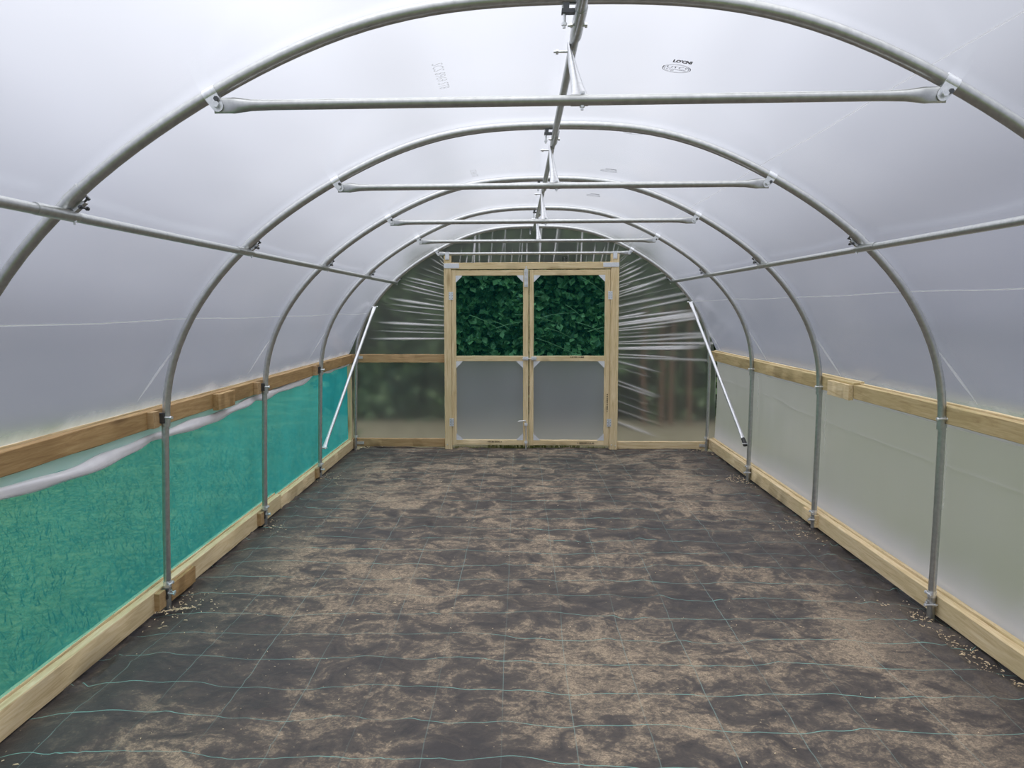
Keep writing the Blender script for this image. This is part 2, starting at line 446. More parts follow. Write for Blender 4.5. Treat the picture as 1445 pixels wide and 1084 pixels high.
# ------------------------------------------------------------------ hoops
H0 = HY[0]
group_h = 'steel hoops of the tunnel frame'
hl = ['nearest galvanised steel hoop, its crown and feet running out of the frame',
      'second galvanised steel hoop, the nearest with both feet on the sheet',
      'third galvanised steel hoop, middle one of the five arches',
      'fourth galvanised steel hoop, last before the end wall, braces bolted to its legs',
      'farthest galvanised steel hoop, edging the end wall of clear film']
hoop = thing('hoop', (0, H0, 0), hl[0], 'hoop', group_h)
pts = [(hoop_pt(t)[0], H0, hoop_pt(t)[1]) for t in np.linspace(-1.5, 181.5, 74)]
M().tube(pts, .0215, 16, up=(0, 1, 0)).shear().build('arch_tube', GALV, hoop, 60)
for s in (-1, 1):
    M().tube([(s*2.121, H0, -.05), (s*2.121, H0, .5), (s*2.116, H0, 1.06)], .0200, 16).shear().build('leg', GALV, hoop, 60)
    M().tube([(s*2.116, H0, 1.035), (s*2.115, H0, 1.05), (s*2.112, H0, 1.075)], [.0225, .0232, .0225], 16).shear().build('socket', GALV, hoop, 60)
    M().tube([(s*2.121, H0, .105), (s*2.121, H0, .14)], .0225, 14).shear().build('foot_clip', GALV_BRIGHT, hoop)
    bolt((s*2.10+s*-.005, H0-.05, .125), (s*2.10, H0+.035, .125)).shear().build('bolt', GALV_BRIGHT, hoop)
for k in range(1, 5): copy_tree(hoop, (0, HY[k], 0), hl[k])

# tie bars between the two shoulders of each hoop
bl = ['nearest galvanised tie bar, the broad tube high across the view',
      'second galvanised tie bar from the camera, across the second hoop',
      'third galvanised tie bar from the camera, across the third hoop',
      'fourth galvanised tie bar, hanging in front of the film above the doors',
      'farthest galvanised tie bar, clipped to the tops of the door posts']
BZ, BX = 2.325, 1.129
bar = thing('tie_bar', (0, H0, BZ), bl[0], 'tie bar', 'tie bars across the hoops')
n = 24; pp = []; rr = []
for i, x in enumerate([-1.14, -1.118, -1.09, -1.075, -1.06, -1.02, -.95, -.5, 0, .5, .95, 1.02, 1.06, 1.075, 1.09, 1.118, 1.14]):
    pp.append((x, H0-.012, BZ)); e = abs(x)
    if e > 1.08: rr.append((.0045, .0245))
    elif e > 1.065: rr.append((.011, .0255))
    elif e > 1.05: rr.append((.0155, .0235))
    elif e > 1.0: rr.append((.0165, .0185))
    else: rr.append((.0165, .0165))
M().tube(pp, rr, 16).shear().build('tube', GALV, bar, 50)
def tie_bracket(s):
    x = s*1.165; z = hoop_z(1.165); a = None
    t0 = hoop_pt(46)[0]; pc = min(range(0, 91), key=lambda t: abs(hoop_pt(t)[0]-1.165))
    p0, p1 = hoop_pt(pc-.7), hoop_pt(pc+.7)
    m = M().tube([(s*p0[0], H0, p0[1]), (s*p1[0], H0, p1[1])], .0245, 16, up=(0, 1, 0))
    # tab: rounded plate hanging from the collar to the bolt
    c = Vector((s*p0[0]*.5+s*p1[0]*.5, (p0[1]+p1[1])/2)); b = Vector((s*BX, BZ)); d = (b-c).normalized(); w = Vector((-d.y, d.x))*.019
    poly = [c+w*1.15, c-w*1.15]
    for k in range(9):
        an = PI*k/8; poly.append(b-w*math.cos(an)+d*.022*math.sin(an))
    m.prism([(q.x, q.y) for q in poly], 1, H0-.022, H0-.018)
    m.prism([(q.x, q.y) for q in poly], 1, H0-.006, H0-.002)
    br = m.shear().build('bracket', GALV_BRIGHT, bar, 40)
    bolt((s*BX, H0-.030, BZ), (s*BX, H0+.022, BZ), .005, .010).shear().build('bolt', GALV_BRIGHT, br)
    q = c+d*.030+w*.55
    bolt((q.x, H0-.028, q.y), (q.x, H0+.03, q.y), .0045, .008).shear().build('clamp_bolt', DARK_METAL, br)
for s in (-1, 1): tie_bracket(s)
for k in range(1, 5): copy_tree(bar, (0, HY[k], BZ), bl[k])

# ridge tube and the side purlins, with their cross clamps
RX, RZ = .031-.012, 2.600
ridge = thing('ridge_tube', (RX, 0, RZ), 'long galvanised ridge tube running under the hoop crowns down the middle', 'tube')
M().tube([(RX, -.6, RZ), (RX-.002, 3, RZ-.002), (RX-.006, 7, RZ-.004), (RX-.022, 10.03, RZ-.006)], .0165, 14).shear().build('tube', GALV, ridge, 60)
for k, y in enumerate(HY[:4]):
    M().tube([(RX, y-.03, RZ), (RX, y+.24, RZ), (RX, y+.27, RZ)], [.0205, .0205, .0175], 14).shear().build('sleeve', GALV, ridge, 60)
for k, y in enumerate(HY):
    x = RX-.047-(.012 if k == 4 else 0)
    m = M().box(x-.013, x+.034, y-.014, y+.014, RZ-.008, RZ+.004); m.box(x-.008, x+.010, y-.011, y+.011, RZ+.004, RZ+.03)
    c = m.shear().build('clamp', DARK_METAL, ridge, 30)
    bolt((x-.004, y, RZ+.01), (x-.004, y, RZ-.052), .005, .009).shear().build('bolt', GALV_BRIGHT, c)
    if k < 4:
        bolt((RX+.022, y+.10, RZ-.012), (RX-.035, y+.10, RZ-.012), .0045, .008).shear().build('bolt', GALV_BRIGHT, ridge)

sl = ['nearest flattened zinc strut propping the front tie bar from the ridge tube',
      'second flattened zinc strut, between ridge tube and second tie bar',
      'third flattened zinc strut, between ridge tube and third tie bar',
      'farthest flattened zinc strut, above the middle of the doors']
strut = thing('ridge_strut', (.02, H0, BZ), sl[0], 'strut', 'ridge struts on the tie bars')
y0, y1 = H0-.004, H0+.335
pp = []; rr = []
for t, ra, rb in [(0, .026, .006), (.06, .025, .007), (.16, .021, .010), (.4, .0165, .0135), (.65, .0135, .017), (.85, .008, .021), (.95, .0055, .023), (1, .005, .022)]:
    pp.append((.022-.022*t, y0+(y1-y0)*t, BZ+.012+(RZ-.022-BZ)*t)); rr.append((ra, rb))
M().tube(pp, rr, 14, up=(0, 1, 0)).shear().build('tube', BRACE_STEEL, strut, 60)
M().tube([(-.006, H0-.012, BZ), (.048, H0-.012, BZ)], .0180, 14).shear().build('saddle', GALV, strut)
bolt((.030, H0-.012, BZ+.02), (.030, H0-.012, BZ-.030), .0045, .008).shear().build('bolt', GALV_BRIGHT, strut)
bolt((.016, y1-.02, RZ-.03), (-.052, y1-.02, RZ-.03), .0045, .009).shear().build('top_bolt', GALV_BRIGHT, strut)
for k in range(1, 4): copy_tree(strut, (.02, HY[k], BZ), sl[k])

for s, nm in ((-1, 'left'), (1, 'right')):
    PX, PZ = s*1.632, 1.985
    pu = thing('purlin', (PX, 0, PZ), 'long galvanised purlin tube clamped along the %s shoulder of the hoops' % nm, 'tube')
    M().tube([(PX, -.6, PZ), (PX, 4, PZ-.002), (PX, 10.06, PZ-.003)], .0172, 14).shear().build('tube', GALV, pu, 60)
    for k, y in enumerate(HY):
        if k < 4: M().tube([(PX, y-.20, PZ), (PX, y+.035, PZ), (PX, y+.05, PZ)], [.0198, .0198, .0175], 14).shear().build('sleeve', GALV, pu, 60)
        pc = min(range(0, 91), key=lambda t: abs(hoop_pt(t)[0]-1.612))
        q0, q1 = hoop_pt(pc-1.0), hoop_pt(pc+.9)
        m = M().tube([(s*q0[0], y, q0[1]), (s*q1[0], y, q1[1])], .0248, 14, up=(0, 1, 0))
        c = Vector((s*(q0[0]+q1[0])/2, (q0[1]+q1[1])/2)); d = (Vector((s*.35, 1.0))-c).normalized()
        t_ = Vector((s*q1[0]-s*q0[0], q1[1]-q0[1])).normalized()
        b0 = c-t_*.010
        poly = [b0+t_*.018, b0-t_*.022, b0-t_*.022-Vector((t_.y*s, -t_.x*s))*-.045*1, b0+t_*.018-Vector((t_.y*s, -t_.x*s))*-.045*1]
        inn = Vector((-s*.62, -.78))
        poly = [b0+t_*.02+inn*.010, b0-t_*.026+inn*.010, b0-t_*.026+inn*.036, b0+t_*.02+inn*.036]
        m.prism([(v.x, v.y) for v in poly], 1, y+.004, y+.030)
        cl = m.shear().build('clamp', GALV, pu, 40)
        e = b0+inn*.028+t_*.008
        bolt((e.x+t_.x*.024, y+.018, e.y+t_.y*.024), (e.x-t_.x*.022, y+.018, e.y-t_.y*.022), .004, .0075).shear().build('bolt', DARK_METAL, cl)
        bolt((e.x, y+.048, e.y-.012), (e.x, y-.005, e.y-.012), .004, .0075).shear().build('bolt', DARK_METAL, cl)
        bolt((PX-s*.004, y+.02, PZ+.02), (PX-s*.006, y+.02, PZ-.028), .004, .008).shear().build('bolt', GALV_BRIGHT, cl)

# corner braces of the end hoop
for s, nm, zt, zb in ((-1, 'left', 1.70, .275), (1, 'right', 1.745, .335)):
    a = Vector((s*(hoop_x(zt)-.03), HY[4]-.03, zt)); b = Vector((s*2.09, HY[3]+.03, zb))
    br = thing('corner_brace', b, 'slanting galvanised brace from the end hoop to the fourth hoop\'s %s leg' % nm, 'brace', 'corner braces of the end hoop')
    T = [0, .03, .07, .12, .5, .9, .95, .98, 1]
    R = [(.021, .004), (.021, .005), (.018, .012), .0172, .0172, .0172, (.018, .012), (.021, .005), (.021, .004)]
    R = [r if isinstance(r, tuple) else (r, r) for r in R]
    M().tube([a.lerp(b, t) for t in T], R, 14, up=(0, 1, 0)).shear().build('tube', BRACE_STEEL, br, 60)
    bolt((a.x-s*.03, a.y, a.z), (a.x+s*.03, a.y, a.z)).shear().build('bolt', GALV_BRIGHT, br)
    if s > 0:
        d = (a-b).normalized()
        M().tube([b-d*.01, b+d*.05, b+d*.085], [(.024, .012), (.0205, .0165), (.0195, .0185)], 12, up=(0, 1, 0)).shear().build('end_sleeve', BLACK_RUBBER, br, 50)['label'] = 'black end sleeve'
    bolt((b.x-s*.03, b.y-.004, b.z+.012), (b.x+s*.03, b.y-.004, b.z+.012)).shear().build('bolt', GALV_BRIGHT, br)

# ------------------------------------------------------------------ timber rails
XI = 2.146
def plank(name, s, y0, y1, z0, z1, label, mat, group, xi=XI, n=40, batten=True):
    t = thing(name, (s*(xi+.024), (y0+y1)/2, z0), label, 'timber rail', group)
    a, b = sorted((s*xi, s*(xi+.046)))
    M().beam(a, b, y0, y1, z0, z1, 1, n).build('board', mat, t, 30)
    if batten:
        a, b = sorted((s*(xi+.049), s*(xi+.074)))
        M().beam(a, b, y0, y1, z0+.022, z1+.009, 1, n).build('batten', WOOD[1], t, 30)  # paler than the left side boards; its raised edge imitates their lit top
    return t
ZL0, ZL1 = 1.022, 1.122; ZR0, ZR1 = 1.058, 1.152
plank('side_rail', -1, YN, 5.50, ZL0, ZL1, 'long rough timber side rail on the left, nearer piece before the splice', WOODB, 'timber side rails')
plank('side_rail', -1, 5.505, 10.07, ZL0, ZL1, 'rough timber side rail on the left, farther piece reaching the end wall', WOODB, 'timber side rails')
plank('side_rail', 1, YN, 5.76, ZR0, ZR1, 'timber side rail on the right, nearer piece leaving the frame', WOODR, 'timber side rails')
plank('side_rail', 1, 5.765, 10.07, ZR0+.004, ZR1+.012, 'timber side rail on the right, farther piece reaching the end wall', WOODR, 'timber side rails')
plank('base_rail', -1, YN, 6.9, -.010, .112, 'timber base rail along the foot of the green netting, nearer piece', WOOD[1], 'timber base rails')
plank('base_rail', -1, 6.905, 10.07, -.025, .088, 'timber base rail along the foot of the green netting, farther piece', WOOD[1], 'timber base rails')
plank('base_rail', 1, YN, 6.62, .002, .116, 'timber base rail at the foot of the right wall, nearer piece', WOOD[1], 'timber base rails')
plank('base_rail', 1, 6.625, 10.07, -.006, .112, 'timber base rail at the foot of the right wall, farther piece', WOOD[1], 'timber base rails')
ordn = ['second', 'third', 'fourth']
for k in (1, 2, 3):
    y = HY[k]
    m = M().beam(-XI-.002, -XI+.034, y-.115, y-.035, ZL0+.006, ZL1-.004, 2, 4)
    tag(m.build('spacer_block', WOODBX, None, 30), 'small wooden spacer block on the left side rail beside the %s hoop' % ordn[k-1], 'wood block', 'spacer blocks on the left rails')
    m = M().beam(-XI-.002, -XI+.030, y-.115, y-.03, .004, .100, 2, 4)
    tag(m.build('spacer_block', WOODBX, None, 30), 'small wooden spacer block on the left base rail by the foot of the %s hoop' % ordn[k-1], 'wood block', 'spacer blocks on the left rails')
    # rail clamp with bolts
    for z, nm in ((1.075, 'side'), (.07, 'base')):
        c = thing('rail_clamp', (-2.13, y, z), 'dark bolted clamp fixing the left %s rail to the %s hoop leg' % (nm, ordn[k-1]), 'clamp', 'rail clamps on the hoop legs')
        M().box(-XI-.001, -2.108, y-.034, y-.014, z-.028, z+.030).shear().build('plate', DARK_METAL, c)
        M().tube([(-2.119, y, z-.012), (-2.119, y, z+.014)], .0240, 14).shear().build('collar', GALV, c, 60)
        bolt((-2.075, y-.024, z+.004), (-2.14, y-.024, z+.004), .005, .010).shear().build('bolt', GALV_BRIGHT, c)
        bolt((-2.092, y+.030, z-.004), (-2.14, y+.030, z-.004), .005, .009).shear().build('bolt', GALV_BRIGHT, c)
    for z, nm in ((1.085, 'side'), (.07, 'base')):
        c = thing('rail_clamp', (2.13, y, z), 'zinc bolted clamp fixing the right %s rail to the %s hoop leg' % (nm, ordn[k-1]), 'clamp', 'rail clamps on the hoop legs')
        M().tube([(2.119, y, z-.016), (2.119, y, z+.016)], .0238, 14).shear().build('collar', GALV, c, 60)
        bolt((2.075, y-.03, z), (2.14, y-.03, z), .0045, .009).shear().build('bolt', GALV_BRIGHT, c)
        bolt((2.097, y+.005, z), (2.125, y+.005, z), .0045, .009).shear().build('front_bolt', GALV_BRIGHT, c)
m = M().beam(-XI-.001, -XI+.040, 5.40, 5.72, ZL0-.012, ZL1-.006, 1, 10)
tag(m.build('splice_block', WOODB, None, 30), 'short timber splice piece over the joint in the left side rail', 'wood block')
m = M().beam(XI-.030, XI+.001, 5.765, 6.16, ZR0-.012, ZR1-.002, 1, 10)
tag(m.build('splice_block', WOOD[1], None, 30), 'short timber splice piece over the joint in the right side rail', 'wood block')
m = M().beam(XI-.026, XI+.001, 6.33, 6.62, .012, .104, 1, 10)
tag(m.build('splice_block', WOOD[1], None, 30), 'short timber splice piece on the right base rail beside the third hoop foot', 'wood block')
m = M().beam(-XI-.001, -XI+.026, 4.60, 4.95, .0, .098, 1, 10)
tag(m.build('splice_block', WOODB, None, 30), 'short timber splice piece on the left base rail just past the second hoop', 'wood block')

# end wall timber
tag(M().beam(-2.195, -1.02, 10.03, 10.075, 1.028, 1.127, 0, 20).build('end_rail', WOODBX), 'brown horizontal timber between left corner and door post, half way up the end wall', 'timber rail')
tag(M().beam(-2.195, -1.02, 10.03, 10.075, .0, .100, 0, 20).build('end_rail', WOODBX), 'timber sill rail at the foot of the end wall, left of the doors', 'timber rail')
tag(M().beam(1.055, 2.19, 10.03, 10.075, -.015, .074, 0, 20).build('end_rail', WOOD[0]), 'timber sill rail at the foot of the end wall, right of the doors', 'timber rail')
tag(M().beam(-2.200, -2.152, 9.975, 10.025, .09, 1.03, 2, 16).build('corner_post', WOOD[2]), 'upright timber corner post at the far end of the green netting', 'timber post')
for x, z, lb in ((-2.06, 1.09, 'left middle rail of the end wall'), (-2.06, .045, 'left sill rail of the end wall'), (2.08, .03, 'right sill rail of the end wall')):
    s = 1 if x > 0 else -1
    c = thing('angle_clip', (x, 10.0, z), 'small zinc clip fixing the %s to the end hoop' % lb, 'clip', 'zinc clips at the end hoop')
    a, b = sorted((x-s*.045, x+s*.05))
    M().box(a, b, 10.022, 10.029, z-.018, z+.018).build('plate', GALV_BRIGHT, c)
    bolt((x-s*.03, 10.012, z), (x-s*.03, 10.04, z), .005, .010).build('bolt', GALV_BRIGHT, c)

# ------------------------------------------------------------------ door frame and doors
YD0, YD1 = 9.985, 10.045
fr = thing('door_frame', (.01, 10.02, -.03), 'pale timber door frame of two posts and a head beam in the end wall', 'door frame')
fr['kind'] = 'structure'
M().beam(-1.020, -.932, 9.99, 10.06, -.04, 2.302, 2, 30).build('post', WOOD[2], fr, 30)
M().beam(.957, 1.055, 9.99, 10.06, -.02, 2.315, 2, 30).build('post', WOOD[2], fr, 30)
M().beam(-.931, .956, 9.99, 10.055, 2.140, 2.220, 0, 30).build('head_beam', WOOD[0], fr, 30)
def nail_plate(x0, x1, z0, z1):
    m = M().box(x0, x1, 9.982, 9.9885, z0, z1)
    for i in range(9):
        for j in range(3):
            x = x0+(x1-x0)*(i+.5)/9; z = z0+(z1-z0)*(j+.5)/3
            m.box(x-.004, x+.004, 9.979, 9.983, z-.0025, z+.0025)
    m.build('nail_plate', PLATE, fr, 0)['label'] = 'zinc nail plate'
nail_plate(-1.018, -.838, 2.155, 2.213); nail_plate(.866, 1.052, 2.160, 2.212)
for x in (-.978, 1.005):
    m = M().box(x-.024, x+.024, 9.980, 9.988, 2.255, 2.345); m.tube([(x-.024, 10.012, 2.325), (x+.024, 10.012, 2.325)], .0215, 12)
    c = m.build('tube_clip', PLATE, fr, 40); c['label'] = 'zinc clip holding the tie bar'
    bolt((x, 9.974, 2.275), (x, 9.99, 2.275), .005, .009).build('screw', GALV_BRIGHT, c)
for x, z in ((-.99, .035), (.985, .04), (1.03, .03)):
    M().tube([(x, 9.982, z), (x, 9.992, z)], .007, 8).build('screw', GALV_BRIGHT, fr)

def tri(x, z, dx, dz, y):
    return M().prism([(x, z), (x+dx, z), (x+dx, z+dz*.10), (x+dx*.10, z+dz), (x, z+dz)], 1, y-.004, y)
def make_door(nm, x0, x1, xa, xb, label, hinge_side):
    """x0..x1 outer width; xa, xb inner edges of the stiles"""
    d = thing(nm, ((x0+x1)/2, 10.02, .03), label, 'door', 'pair of doors in the end wall', 'structure')
    A, B = 9.996, 10.045
    M().beam(x0, xa, A, B, .03, 2.132, 2, 30).build('stile', WOOD[2], d, 30)
    M().beam(xb, x1, A, B, .03, 2.132, 2, 30).build('stile', WOOD[2], d, 30)
    for z0, z1 in ((2.066, 2.131), (1.045, 1.110), (.031, .093)):
        r = M().beam(xa+.001, xb-.001, A+.002, B, z0, z1, 0, 20).build('rail', WOOD[0], d, 30)
    # netting above, film below
    def sheet(z0, z1, y, wr):
        m = M(); NX, NZ = 40, 50; vs = []
        for j in range(NZ+1):
            for i in range(NX+1):
                u, w = i/NX, j/NZ; x = xa-.01+(xb-xa+.02)*u; z = z0+(z1-z0)*w
                k = 0
                if wr:
                    c = (u-1)*.9+(w-1)*-.5; k = .010*math.exp(-((u-.62)-(w-.80)*.85)**2/.0009)*max(0, w-.55)*2.0*(1 if x0 > 0 else .25)
                    k += .003*math.sin(u*5+w*3)
                else: k = .004*math.sin(u*4+1)*math.sin(w*3)
                vs.append((x, y-k, z))
        fs = [(j*(NX+1)+i, j*(NX+1)+i+1, (j+1)*(NX+1)+i+1, (j+1)*(NX+1)+i) for j in range(NZ) for i in range(NX)]
        return m.add(vs, fs)
    o = sheet(1.10, 2.075, B+.004, False).build('net_panel', NET_DOOR, d, 180, False); o['label'] = 'green mesh upper panel'
    o = sheet(.085, 1.055, B+.004, True).build('film_panel', FILM_DOOR, d, 180, False); o['label'] = 'milky film lower panel'
    g = .078
    for (zz0, zz1) in ((1.110, 2.066), (.093, 1.045)):
        for x, sx in ((xa, 1), (xb, -1)):
            for z, sz in ((zz0, 1), (zz1, -1)):
                if zz0 > 1 and sz > 0: continue
                tri(x-sx*.002, z-sz*.002, sx*g, sz*g, A+.006).build('corner_plate', PLATE, d, 0)
    for z in (1.83, .31):
        x = hinge_side
        h = M().box(x-.030, x+.022, A-.009, A-.005, z-.05, z+.045)
        hg = h.build('hinge', PLATE, d, 0)
        M().tube([(x-.004, A-.010, z-.05), (x-.004, A-.010, z+.045)], .006, 8).build('pin', GALV_BRIGHT, hg)
        for dz in (-.032, 0, .030):
            for dx in (-.02, .013): M().tube([(x+dx, A-.012, z+dz), (x+dx, A-.008, z+dz)], .004, 6).build('screw', DARK_METAL, hg)
    return d
d1 = make_door('door_1', -.930, -.012, -.878, -.076, 'left timber door of the pair, green mesh above milky film, drop bolt at its foot', -.932)
d2 = make_door('door_2', .000, .955, .050, .892, 'right timber door of the pair, green mesh above milky film', .957)
# bolts of the left door
A = 9.988
b_ = M().box(-.064, -.020, A-.004, A+.008, 1.93, 2.14).build('top_bolt', PLATE, d1, 0); b_['label'] = 'zinc slide bolt at the top'
cyl((-.042, A-.012, 1.99), (-.042, A-.012, 2.175), .007).build('rod', GALV_BRIGHT, b_)
for z in (1.96, 2.04, 2.11): M().box(-.058, -.026, A-.020, A-.003, z-.010, z+.010).build('staple', GALV_BRIGHT, b_)
b_ = M().box(-.078, -.014, A-.004, A+.008, 1.058, 1.100).build('slide_bolt', PLATE, d1, 0); b_['label'] = 'zinc slide bolt between the doors'
cyl((-.085, A-.012, 1.078), (.075, A-.012, 1.078), .006).build('rod', GALV_BRIGHT, b_)
for x in (-.065, -.03): M().box(x-.008, x+.008, A-.021, A-.003, 1.062, 1.094).build('staple', GALV_BRIGHT, b_)
k_ = M().box(.022, .085, A-.004, A+.008, 1.058, 1.102).build('keep', PLATE, d2, 0); k_['label'] = 'zinc keep plate of the slide bolt'
for x in (.04, .07): M().box(x-.008, x+.008, A-.021, A-.003, 1.062, 1.098).build('staple', GALV_BRIGHT, k_)
m = M().tube([(-.040, A-.014, -.02), (-.040, A-.014, .318), (-.048, A-.016, .332), (-.075, A-.022, .330), (-.135, A-.034, .326)], .0068, 8)
b_ = m.build('drop_bolt', GALV_BRIGHT, d1, 60); b_['label'] = 'long zinc drop bolt with a bent handle'
M().box(-.058, -.022, A-.022, A+.008, .27, .30).build('staple', PLATE, b_); M().box(-.058, -.022, A-.022, A+.008, .055, .085).build('staple', PLATE, b_)
# grade stamps inked on the timber
def stamp(x0, x1, z, d, vert=False):
    m = M(); L = x1-x0; p = 0
    while p < L-.012:
        w = random.choice((.006, .009, .012)); h = random.choice((.010, .012, .013))
        if vert: m.box(z-h/2, z+h/2, 9.9925, 9.9968, x0+p, x0+p+w)
        else: m.box(x0+p, x0+p+w, 9.9945, 9.9985, z-h/2, z+h/2)
        p += w+random.choice((.003, .004, .012))
    m.build('grade_stamp', STAMP, d, 0)
stamp(.49, .66, 1.096, d2); stamp(.58, .79, .060, d2); stamp(-.50, -.32, .070, d1); stamp(.44, .66, .93, d2, True)
# mossy turf under the doors
m = M()
for i in range(1500):
    x = random.uniform(-.92, .93); y = random.uniform(10.06, 10.16); h = random.uniform(.03, .085)*(1 if -.5 < x < .62 else .4)
    a = random.uniform(0, 2*PI); dx, dy = math.cos(a)*.004, math.sin(a)*.004; lx, ly = random.gauss(0, .014), random.gauss(0, .01)
    m.add([(x-dx, y-dy, -.04), (x+dx, y+dy, -.04), (x+lx, y+ly, h-.03)], [(0, 1, 2)])
tag(m.build('turf_tuft', MOSS, None, 0, False), 'mossy green turf showing in the gap under the doors', 'grass', kind='stuff')

# ------------------------------------------------------------------ polythene cover
def grid(fn, nu, nv, flip=False):
    vs = [fn(i/nu, j/nv) for j in range(nv+1) for i in range(nu+1)]
    fs = []
    for j in range(nv):
        for i in range(nu):
            q = (j*(nu+1)+i, j*(nu+1)+i+1, (j+1)*(nu+1)+i+1, (j+1)*(nu+1)+i)
            fs.append(q[::-1] if flip else q)
    return M().add(vs, fs)
# cross-section: outside of the right rail, tangent onto the arch, over the crown, down to the left rail
sec = [(2.222, 1.02), (2.221, 1.10), (2.219, 1.155)]
for t in np.linspace(11, 169, 70): sec.append(hoop_pt(t, .0245))
sec += [(-2.219, 1.128), (-2.221, 1.08), (-2.222, 1.02)]
def cover(u, v):
    f = u*(len(sec)-1); i = min(int(f), len(sec)-2); w = f-i
    x = sec[i][0]*(1-w)+sec[i+1][0]*w; z = sec[i][1]*(1-w)+sec[i+1][1]*w
    y = YN+(YE+.03-YN)*v
    ph = ((y-HY[0])/SPC) % 1.0; sag = math.sin(PI*ph)**2
    k = 0.014*sag*min(1, max(0, (z-1.15)*2.2)) + .0025*vnoise(x*1.3+z, y*1.1, 21)*sag
    r = math.hypot(x, z-.9)
    x -= x/r*k; z -= (z-.9)/r*k
    return (x+LN*z, y, z)
NU, NV = 152, 190
ceil = grid(cover, NU, NV)
def orient_in(m, c):
    """face normals towards the point function c(p)"""
    vs = [Vector(v) for v in m.v]; f = m.f[len(m.f)//2]
    n = (vs[f[1]]-vs[f[0]]).cross(vs[f[2]]-vs[f[0]]); p = vs[f[0]]
    if n.dot(Vector(c)-p) < 0: m.f = [q[::-1] for q in m.f]
    return m
IN = (0, 5, 1.3)
ceil = orient_in(ceil, IN).build('ceiling', FILM, None, 180, False)
tag(ceil, 'milky polythene cover stretched over the hoops as one arched roof', 'polythene cover', kind='structure')
# fold lines pressed into the film
def crease(pts, w, parent, nrm, mat=None):
    m = M(); P = [Vector(p) for p in pts]; vs = []
    for i, p in enumerate(P):
        t = (P[min(i+1, len(P)-1)]-P[max(i-1, 0)]).normalized(); n = Vector(nrm(p)); s = t.cross(n).normalized()
        ww = w*(math.sin(PI*min(1, (i+.6)/(len(P)-.4)))**.7 if mat else 1)
        vs += [p-s*ww, p+n*.004, p+s*ww]
    fs = []
    for i in range(len(P)-1):
        a = i*3
        fs += [(a, a+3, a+4, a+1), (a+1, a+4, a+5, a+2)]
    m.add(vs, fs); orient_in(m, IN).build('fold_line', mat or CREASE, parent, 0, False)
def arch_in(p): return Vector((-p.x, 0, .9-p.z)).normalized()
def on_cover(x, y, z, off=-.006):
    s = 1 if x > 0 else -1
    ph = ((y-HY[0])/SPC) % 1.0; sag = .014*math.sin(PI*ph)**2*min(1, max(0, (z-1.15)*2.2))+.003
    px, pz = x, z; best = min(np.linspace(0, 180, 2401), key=lambda t: (hoop_pt(t)[0]-x)**2+(hoop_pt(t)[1]-z)**2)
    px, pz = hoop_pt(best, .0245)
    r = math.hypot(px, pz-.9)
    px -= px/r*(sag+.002); pz -= (pz-.9)/r*(sag+.002)
    return Vector((px+LN*pz, y, pz))
for x, z, w in ((-1.979, 1.617, .0025), (1.909, 1.757, .0025), (1.085, 2.40, .0025)):
    crease([on_cover(x, y, z+.012*math.sin(y*1.7)*.3) for y in np.linspace(.5, 10.0, 96)], w, ceil, arch_in)
# pulled streaks where the film leaves the hoops for the rail
for hy in HY:
    for s in (-1, 1):
        for dy, z0, w in ((-.17, 1.44, .014),):
            pts = []
            for k in range(10):
                t = k/9; z = z0-(z0-1.18)*t
                xo = np.interp(z, [1.155, hoop_pt(11, .0245)[1]], [2.219, hoop_pt(11, .0245)[0]]) if z < hoop_pt(11, .0245)[1] else hoop_x(z)+.024
                pts.append((s*(xo-.006)+LN*z, hy+dy*t+.01*s*0, z))
            crease(pts, w*(.8+.4*random.random()), ceil, arch_in, STREAK)

# printing on the roof film, read from inside
def text_mesh(body, size, bold=0.0):
    cu = bpy.data.curves.new('txt', 'FONT'); cu.body = body; cu.size = size; cu.align_x = 'CENTER'; cu.align_y = 'CENTER'; cu.offset = bold; cu.resolution_u = 2
    ob = bpy.data.objects.new('txt', cu); COL.objects.link(ob); dg = bpy.context.evaluated_depsgraph_get()
    me = bpy.data.meshes.new_from_object(ob.evaluated_get(dg)); bpy.data.objects.remove(ob)
    v = [(p.co.x, p.co.y) for p in me.vertices]; f = [tuple(p.vertices) for p in me.polygons]
    bpy.data.meshes.remove(me); return v, f
def tall(vf, k): return [(a, b_*k) for a, b_ in vf[0]], vf[1]
def ring2d(a, b, w, n=48):
    v = []; f = []
    for k in range(n):
        c, s = math.cos(2*PI*k/n), math.sin(2*PI*k/n); v += [(a*c, b*s), ((a-w)*c, (b-w)*s)]
        f.append((2*k, 2*((k+1) % n), 2*((k+1) % n)+1, 2*k+1))
    return v, f
_tt = np.linspace(40, 140, 401); _tx = [hoop_pt(t, .0245)[0] for t in _tt]; _tz = [hoop_pt(t, .0245)[1] for t in _tt]
def on_roof(parts, x0, y0, name, mat, rot=False):
    m = M()
    for (v, f), du, dv in parts:
        vs = []
        for u, w in v:
            u += du; w += dv
            if rot: u, w = w, -u
            x, y = x0+u, y0-w
            z = float(np.interp(-x, [-a for a in _tx], _tz)) if True else 0
            ph = ((y-HY[0])/SPC) % 1.0
            z -= .014*math.sin(PI*ph)**2+.009
            vs.append((x+LN*z, y, z))
        m.add(vs, f)
    o = m.build(name, mat, ceil, 0, False); return o
